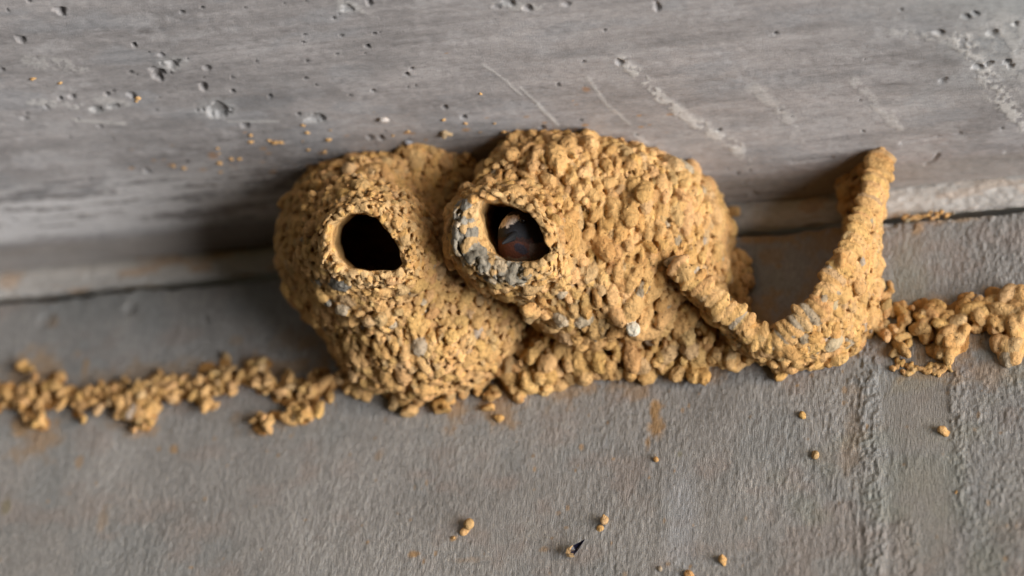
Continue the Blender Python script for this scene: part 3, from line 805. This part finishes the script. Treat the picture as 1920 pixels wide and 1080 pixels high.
# cache the sheet distance on a grid, then look it up
_g = eval_grid(solid3, lo3, hi3, .002); _gx = [a.copy() for a in axes(lo3, hi3, .002)]
def solid3c(P):
    q = [(P[..., i] - _gx[i][0]) / .002 for i in range(3)]
    q = [np.clip(q[i], 0, _g.shape[i] - 1.001) for i in range(3)]
    f = [np.floor(a).astype(int) for a in q]; t = [q[i] - f[i] for i in range(3)]
    r = 0
    for i in (0, 1):
        for j in (0, 1):
            for k in (0, 1):
                r = r + _g[f[0] + i, f[1] + j, f[2] + k] * (t[0] if i else 1 - t[0]) * (t[1] if j else 1 - t[1]) * (t[2] if k else 1 - t[2])
    return r
def keep3(P): return (P[:, 1] < .003) & (P[:, 2] < .003)
def part3(p):
    d = np.linalg.norm(SC[8::9] - p, axis=1).min(); return 1 if d < .0115 else 0
def col3(p):
    u, v = img(p)
    if part3(p) and 1480 < u < 1570 and 500 < v < 650 and random.random() < .5: return MUD_GREY * random.uniform(.75, 1.15)
    return None
pel = cover(solid3c, lo3, hi3, .0038, keep3, partf=part3, colf=col3, shape=(1.35, 1., .75), sp=1.35, ang=.8, pg=.03)
# beads laid across the rim, one after another
for i in range(100):
    t = i / 99.; p = along(rimp, t); tg = along(rimp, min(1, t + .02)) - along(rimp, max(0, t - .02)); tg /= np.linalg.norm(tg)
    out = -FWD - tg * (-FWD @ tg); out /= np.linalg.norm(out)
    sdv = np.cross(tg, out); a = random.uniform(.0034, .0058)
    c = (MUD_GREY * random.uniform(.8, 1.1)) if (.44 < t < .60 and random.random() < .25) else pellet_colour(.02)
    R = np.stack([sdv, tg, out], 1)
    pel.append((p + out * .003 + sdv * random.gauss(0, .0015), np.array((a * 1.75, a * .85, a * 1.0)), R, c, 1))
pel += lumps([(1340, 640, 1.1), (1375, 655, 1.2), (1380, 680, 1.), (1405, 665, 1.), (1360, 625, 1.1), (1320, 600, 1.1), (1305, 625, 1.1), (1345, 668, 1.)], yoff=.010, part=0)
pel += lumps([(1520, 668, 1.0), (1538, 688, .8), (1500, 655, 1), (1570, 660, 1.2), (1600, 640, 1.1), (1620, 615, 1.2), (1635, 590, 1), (1560, 640, 1.2), (1590, 600, 1.2), (1620, 570, 1.1), (1545, 672, 1.1), (1505, 645, 1)], yoff=.008, part=0)
pel += lumps([(1320, 655, 1.3), (1345, 668, 1.3), (1372, 672, 1.2), (1395, 668, 1.1), (1330, 635, 1.2), (1362, 645, 1.2), (1398, 652, 1.1), (1350, 628, 1.1), (1300, 650, 1.2)], yoff=.008, size=.0044)
pel += lumps([(1392, 590, 1), (1405, 605, 1.1), (1425, 616, 1.), (1448, 622, 1.), (1470, 620, .9), (1490, 606, .9), (1440, 634, 1.1), (1415, 625, 1.1)], yoff=.006, size=.0036)
V, Q, col, part, N = mud_mass(lo3 - .004, hi3 + np.array((.01, 0, 0)), pel, base=lambda P: solid3c(P) + .0008, seed=31, wob=.0006)
nest3 = bpy.data.objects.new('mud_nest', None); COL.objects.link(nest3); nest3.location = W(1500, 600, 0)
tag(nest3, 'unfinished open mud nest shaped like half a cup on the right', 'mud nest', 'swallow nests in the corner under the ceiling')
for p, (v, q, c, n) in split_parts(V, Q, col, part, N).items():
    mesh_np({0: 'mud_shell', 1: 'cup_rim'}[p], v, q, c, M_MUD, nest3, W(1500, 600, 0), n)

# ------------------------------------------------------------------ rows and clumps of mud on the wall
def clump(name, label, cat, spec, seed, group=None, film=0, **kw):
    pel = lumps(spec, **kw)
    for (px, py, s_) in spec * film:      # thin smears that hold the pellets to the wall
        p = W(px + random.gauss(0, 9), py + random.gauss(0, 7), -.0006)
        a = random.uniform(.004, .0085) * s_
        pel.append((p, np.array((a * 1.2, a * .8, .0016)), frame_for(np.array((0, -1., 0)), ang=random.gauss(0, 1.3)), MUD_RED * random.uniform(.85, 1.05), 0))
    for _ in range(0):       # folded, curled scraps
        px, py, s_ = random.choice(spec); p0_ = W(px, py, -.007); a0 = random.uniform(0, 6.28); c_ = pellet_colour(.0)
        for q in range(4):
            a1_ = a0 + q * .38
            p = p0_ + RIGHT * cos(a1_) * .0055 + UP * sin(a1_) * .0055 * s_
            R = frame_for(-FWD, down=tuple(-RIGHT * sin(a1_) + UP * cos(a1_)))
            pel.append((p, np.array((.0026, .0014, .0040)) * s_, R, c_, 0))
    P = np.array([q[0] for q in pel]); lo = P.min(0) - .014; hi = P.max(0) + .014; hi[1] = .005
    V, Q, col, part, N = mud_mass(lo, hi, pel, seed=seed, base=None, wob=.0006)
    ctr = P.mean(0); ctr[1] = 0
    o = mesh_np(name, V, Q, col, M_MUD, None, ctr, N)
    return tag(o, label, cat, group)
def chain(pts, n, sx, sy, s0=.8, s1=1.3):
    out = []
    for i in range(n):
        t = random.random() * (len(pts) - 1); k_ = int(t); f = t - k_
        x = pts[k_][0] * (1 - f) + pts[k_ + 1][0] * f; y = pts[k_][1] * (1 - f) + pts[k_ + 1][1] * f
        out.append((x + random.gauss(0, sx), y + random.gauss(0, sy), random.uniform(s0, s1)))
    return out
left = chain([(-80, 745), (-20, 742), (60, 735), (150, 745), (250, 745), (340, 725), (420, 715), (500, 720), (560, 730), (660, 715)], 96, 5, 9)
left += chain([(215, 740), (265, 770), (262, 795)], 14, 8, 8) + chain([(490, 790), (500, 780)], 3, 4, 4) + chain([(540, 775), (590, 775)], 8, 6, 7) + chain([(65, 790), (75, 770)], 4, 4, 5)
left += [(50, 688, .8), (50, 700, .9), (480, 678, 1.0), (470, 690, 1.), (425, 685, .9), (420, 700, .9), (110, 705, .9), (230, 708, .9), (160, 785, .8), (395, 755, .8), (320, 745, 1)]
clump('mud_row', 'long uneven row of ochre mud pellets left of the nests', 'mud row', left, 41, 'rows of mud pellets on the wall', yoff=.005, size=.0031, jit=1.2, elong=1.8, film=1)
right = chain([(1820, 585), (1860, 580), (1925, 580), (1960, 590)], 38, 8, 8, .8, 1.4) + chain([(1850, 600), (1925, 605)], 20, 8, 7, .8, 1.3) + [(1815, 600, 1.2), (1812, 615, 1), (1835, 590, 1.2), (1910, 625, 1.2), (1940, 620, 1.2)]
right += chain([(1740, 570), (1735, 605), (1765, 600), (1790, 620), (1770, 640), (1790, 675)], 36, 6, 8, .8, 1.2)
clump('mud_row', 'short row of ochre mud pellets at the right edge of the wall', 'mud row', right, 43, 'rows of mud pellets on the wall', yoff=.005, size=.0047, jit=.9, elong=1.6, reps=1, film=1)
cl = [(1655, 575, 1.2), (1660, 590, 1.1), (1644, 610, .9), (1646, 628, .9), (1668, 615, 1.), (1676, 632, 1.), (1690, 600, 1.2), (1688, 580, .9), (1700, 575, .8), (1692, 645, .9), (1690, 668, 1.), (1690, 625, 1.)]
clump('mud_clump', 'curled clump of mud pellets on the wall just right of the cup nest', 'mud clump', cl, 45, 'clumps of mud on the wall', yoff=.0035, size=.0036, jit=.6, elong=1.9)
clump('mud_clump', 'flat ochre mud lump below the right edge row', 'mud clump', [(1895, 650, 1.5), (1900, 665, 1.4), (1888, 655, 1.3), (1910, 650, 1.5)], 47, 'clumps of mud on the wall', yoff=.002, size=.0046, jit=.6, elong=1.3)
clump('mud_clump', 'lone drop-shaped mud lump hanging below the cup nest', 'mud clump', [(1452, 684, 1.1), (1460, 700, .9)], 49, 'clumps of mud on the wall', yoff=.003, size=.0040, jit=.4, elong=1.6)
sm = [(1680 + i * 6.5, 688 + 5 * sin((i - 1) / 14 * 3.1), .75) for i in range(16)]
clump('mud_smear', 'thin crescent smear of ochre mud on the wall', 'mud smear', sm, 51, None, yoff=.0004, size=.0026, jit=.8, elong=1.5)
clump('mud_crust', 'thin ochre mud crust bridging the dark joint right of the cup nest', 'mud crust', [(1695 + i * 8, 409 - i * .9, .4) for i in range(12)], 53, None, yoff=.0004, size=.0052, jit=.15, elong=.38)
clump('mud_lump', 'small upright mud fleck above the curled clump', 'mud lump', [(1672, 540, .6), (1673, 549, .6)], 55, None, yoff=.001, size=.0034, jit=.2, elong=1.4)

# single pellets stuck on the wall
def pebble(name, label, cat, p, n, parts_, seed, group, mat=M_MUD, col=None, h=.0006):
    pel = []
    for (dx, dy, a, el, ang) in parts_:
        c = p + RIGHT * dx * .0004 + UP * dy * .0004
        R = frame_for(np.asarray(n, float), ang=ang)
        pel.append((c + np.asarray(n) * a * .4, np.array((a * el, a, a * .8)) * .88, R, col if col is not None else pellet_colour(.02), 0))
    P = np.array([q[0] for q in pel]); r = max(max(q[1]) for q in pel) + .003
    lo, hi = P.min(0) - r, P.max(0) + r
    V, Q, c_, pt, N = mud_mass(lo, hi, pel, seed=seed, h=h, wob=.00065)
    o = mesh_np(name, V, Q, c_, mat, None, p, N); return tag(o, label, cat, group)
NW = (0, -1, 0); NC = (0, 0, -1)
GP = 'single mud pellets stuck on the wall'
for i, (px, py, pts, lb) in enumerate([
        (1505, 780, [(0, 0, .0030, 1.25, 0)], 'small rounded mud pellet on the wall below the cup nest, upper of two'),
        (1529, 855, [(0, 0, .0031, 1.35, .1)], 'oval mud pellet on the wall below the cup nest, lower of two'),
        (1770, 811, [(-3, 2, .0034, 1.2, .5), (4, -4, .0030, 1.1, -.4)], 'knobbly mud pellet beside the rough ridge at far right of the wall'),
        (1355, 1053, [(0, 2, .0036, 1.15, .8), (3, -5, .0022, 1.2, 0)], 'mud pellet at the bottom of the wall, right of the dark shard'),
        (1130, 985, [(3, 7, .0036, 1.15, -.5), (-4, -7, .0030, 1.3, 0), (2, 17, .0012, 1, 0)], 'pair of joined mud pellets above the dark shard'),
        (877, 990, [(3, 5, .0044, 1.2, -.4), (-5, -7, .0036, 1.2, -.6)], 'largest lone mud pellet, low on the wall left of the dark shard'),
        (1230, 863, [(0, 0, .0026, 1.1, 0), (-4, 2, .0014, 1, 0)], 'small pellet below the long ochre stain'),
        (938, 787, [(0, 0, .0034, 1.15, -.6), (-6, 3, .0022, 1.2, .6)], 'mud pellet on the wall just under the gap between the two closed nests'),
        (1292, 1079, [(0, 0, .0036, 1.2, 1.2)], 'mud pellet half cut by the lower edge of the view'),
        (1237, 1068, [(0, 0, .0018, 1.2, .3)], 'tiny pellet at the bottom near the half cut one'),
        (1793, 924, [(0, 0, .0014, 1.6, -.4)], 'thin little mud flake beside the far right ridge'),
        (850, 1009, [(0, 0, .0016, 1.3, 1.2)], 'tiny pellet just below the largest lone pellet')]):
    pebble('mud_pellet', lb, 'mud pellet', on_wall(px, py), NW, pts, 60 + i, GP)
GC = 'mud crumbs stuck on the ceiling'
rc = random.Random(5)
crumbs = [(62, 147, .0020), (112, 155, .0018), (142, 155, .0013), (257, 183, .0020), (256, 189, .0014), (505, 263, .0016), (516, 266, .0030), (525, 266, .0024), (567, 234, .0018), (576, 248, .0016), (620, 244, .0014), (616, 261, .0020), (606, 285, .0020),
          (469, 253, .0014), (406, 277, .0014), (411, 287, .0016), (432, 297, .0017), (448, 297, .0016), (433, 310, .0018), (344, 314, .0017), (323, 310, .0014), (413, 322, .0016), (410, 305, .0022), (470, 265, .0016), (567, 264, .0014), (578, 280, .0013),
          (831, 224, .0014), (874, 231, .0014), (928, 231, .0014), (944, 247, .0020), (951, 246, .0014), (900, 175, .0012), (702, 210, .0012), (736, 254, .0014), (764, 246, .0012), (1016, 254, .0016), (1050, 246, .0012), (680, 247, .0012), (900, 247, .0014)]
for i, (px, py, a) in enumerate(crumbs):
    pebble('mud_crumb', 'tiny ochre mud crumb stuck on the ceiling near the closed nests', 'mud crumb', on_ceil(px, py), NC, [(0, 0, a * .68, rc.uniform(1.2, 2.0), rc.uniform(1.1, 2.1)), (a * 1900, rc.uniform(-2, 2), a * .5, 1.4, 1.5)], 90 + i, GC, col=MUD * 1.02)
pebble('mud_crumb', 'larger pale crumb stuck on the ceiling between the two closed nests', 'mud crumb', on_ceil(834, 248), NC, [(0, 0, .0034, 1.1, .4), (9, -2, .0020, 1.5, 1.2), (-2, -8, .0014, 1.5, 1.)], 150, GC, col=np.array((.55, .42, .26)))
pebble('pebble', 'white pebble with a rusty edge set in the ceiling', 'pebble', on_ceil(720, 223), NC, [(0, 0, .0028, 1.5, 1.57)], 151, None, col=np.array((.62, .58, .55)))
pebble('pebble', 'bluish grey pebble set in the ceiling close to the left nest', 'pebble', on_ceil(766, 265), NC, [(0, 0, .0024, 1.6, 1.57)], 152, None, col=np.array((.36, .38, .43)))

# dark glossy shard (insect wing case) on the wall
mt, nt, b = mat_new('glossy_wing_case')
b.inputs['Base Color'].default_value = (0.012, 0.012, 0.03, 1); b.inputs['Roughness'].default_value = 0.22
M_SHARD = mt
p0 = on_wall(1080, 1035)
out_ = [(-14, -12), (-13, 0), (-4, 8), (8, 13), (17, 20), (14, 8), (6, -4), (0, -14), (-8, -15)]
vs_, qs_ = [], []
ctrl = [(p0 + RIGHT * a * .0004 + UP * b_ * .0004) for a, b_ in out_]
for off in (0.0, 0.0006):
    for q in ctrl: vs_.append((q[0], -0.0045 - off - .0015 * sin(q[0] * 700), q[2]))
    vs_.append((p0[0], -0.0022 - off, p0[2]))
n_ = len(ctrl)
fs = []
for i in range(n_):
    j = (i + 1) % n_
    fs.append((i, j, n_)); fs.append((j + n_ + 1, i + n_ + 1, 2 * n_ + 1)); fs.append((i, i + n_ + 1, j + n_ + 1)); fs.append((i, j + n_ + 1, j))
me = bpy.data.meshes.new('insect_shell'); me.from_pydata([tuple(v - np.array((p0[0], 0, p0[2]))) for v in np.array(vs_)], [], fs); me.materials.append(M_SHARD)
o = bpy.data.objects.new('insect_shell', me); COL.objects.link(o); o.location = (p0[0], 0, p0[2])
tag(o, 'curved blue-black shard of insect shell stuck low on the wall', 'insect shell')
mt, nt, b = mat_new('tan_edge'); b.inputs['Base Color'].default_value = (0.36, 0.24, 0.12, 1); b.inputs['Roughness'].default_value = .8
ed = [(-14, -12), (-13, 0), (-4, 8), (-8, -2), (-6, -12), (0, -14), (-8, -15)]
vv = []
for off in (-.0062, -.0010):
    for a, b_ in ed:
        q = p0 + RIGHT * a * .0004 + UP * b_ * .0004; vv.append((q[0] - p0[0], off + .0006 * sin(a), q[2] - p0[2]))
k_ = len(ed); ff = [tuple(range(k_)), tuple(range(2 * k_ - 1, k_ - 1, -1))] + [(i, (i + 1) % k_, (i + 1) % k_ + k_, i + k_) for i in range(k_)]
me = bpy.data.meshes.new('torn_edge'); me.from_pydata(vv, [], ff); me.materials.append(mt)
o2_ = bpy.data.objects.new('torn_edge', me); COL.objects.link(o2_); o2_.parent = o; o2_['label'] = 'pale tan torn edge'

# ------------------------------------------------------------------ the swallow inside the middle nest
BC = RIMC2 - n2 * .030            # plane in which the head sits
def Bp(px, py, dep=0.0):           # point at a pixel, dep metres nearer to the viewer than the head plane
    d = ray(px, py); t = ((BC - CAM) @ n2) / (d @ n2); return CAM + d * (t - dep)
parts_b = [(Bp(982, 432, -.004), (.0165, .0165, .0150)), (Bp(990, 470, -.006), (.0210, .0200, .0170)), (Bp(1005, 482, -.020), (.022, .020, .016)), (Bp(1015, 455, -.040), (.026, .026, .022)), (Bp(963, 438, .006), (.0078, .0085, .0065))]
def birdf(P):
    d = None
    for c, r in parts_b:
        e = ellips(P, c, r); d = e if d is None else smin(d, e, .010)
    return d
bl = np.array([p[0] for p in parts_b]).min(0) - .035; bh = np.array([p[0] for p in parts_b]).max(0) + .035
D = eval_grid(birdf, bl, bh, .0011)
V, Q, _ = surface_nets(D, bl, .0011); N = vnormals(V, Q)
UV = imgs(V) 
w1 = vn3(V[:, 0] / .002, V[:, 1] / .002, V[:, 2] / .002, 5) * 3.0
u = UV[:, 0] + w1; v = UV[:, 1] + w1
colb = np.zeros((len(V), 3)); colb[:] = (0.010, 0.011, 0.018)
def setc(mk, c): colb[mk] = c
setc((v > 446) & (u < 1000), (0.045, 0.014, 0.010))
setc(((u - 955) / 60) ** 2 + ((v - 470) / 26) ** 2 < 0.6, (0.10, 0.030, 0.018))
setc((u > 992) & (v > 455), (0.10, 0.065, 0.05))
setc(((u - 976 - (v - 466) * .5) / 13) ** 2 + ((v - 467) / 12) ** 2 + .3 * w1 / 3 < .8, (0.03, 0.025, 0.04))
setc(v > 482, (0.16, 0.12, 0.09))
# cream forehead patch: a lying crescent
f1 = ((u - 952 - (414 - v) * 0.2) / 23) ** 2 + ((v - 414 + (u - 953) * 0.30) / 9.5) ** 2 < 1
setc(f1, (0.88, 0.80, 0.74))
mt, nt, b = mat_new('feathers'); c = vcol(nt)
nf = noise_node(nt, 700, 4, .6, mapscale=(1, 1, .5)); c = mul(nt, c, ramp(nt, nf.outputs[0], [(.3, .6), (.7, 1.3)]).outputs[0]); nt.links.new(c, b.inputs['Base Color'])
b.inputs['Roughness'].default_value = .7; bump(nt, [(nf.outputs[0], .6, .0008)], b)
bird = mesh_np('swallow', V, Q, colb, mt, None, tuple(BC), N)
tag(bird, 'swallow with pale forehead and rusty throat looking out of the middle nest', 'bird')
mt, nt, b = mat_new('eye_black'); b.inputs['Base Color'].default_value = (.006, .005, .005, 1); b.inputs['Roughness'].default_value = .06
def blob(name, c, r, R, mat, parent, h=.0004):
    f = lambda P: ellips(P, c, r, R)
    rr_ = max(r) + .002; D = eval_grid(f, c - rr_, c + rr_, h); V, Q, _ = surface_nets(D, c - rr_, h)
    return mesh_np(name, V, Q, None, mat, parent, tuple(c), vnormals(V, Q))
def surf_at(px, py):               # first hit of the viewer's ray with the bird
    d = ray(px, py); t = ((BC - CAM) @ n2) / (d @ n2) - .04
    for _ in range(60):
        e = float(birdf((CAM + d * t)[None])[0])
        if e < .0002: break
        t += e * .8
    return CAM + d * t
blob('eye', surf_at(980, 413) - FWD * .0002, (.0026, .0026, .0026), None, mt, bird)
mt, nt, b = mat_new('beak_horn'); b.inputs['Base Color'].default_value = (.03, .028, .03, 1); b.inputs['Roughness'].default_value = .3
ax = np.array(-RIGHT * .75 - UP * .55 - FWD * .5); ax /= np.linalg.norm(ax)
c = surf_at(958, 444)
tip = c + ax * .0085
f = lambda P: np.minimum(cone(P, c - ax * .004, tip, .0034, .0005), cone(P, c - ax * .004 - UP * .0022, tip - UP * .0008, .0026, .0004))
lo_ = np.minimum(c, tip) - .008; hi_ = np.maximum(c, tip) + .008
D = eval_grid(f, lo_, hi_, .0005); V, Q, _ = surface_nets(D, lo_, .0005)
b.inputs['Roughness'].default_value = .7; b.inputs['Base Color'].default_value = (.012, .012, .014, 1); b.inputs['Specular IOR Level'].default_value = .2
mesh_np('beak', V, Q, None, mt, bird, tuple(c), vnormals(V, Q))
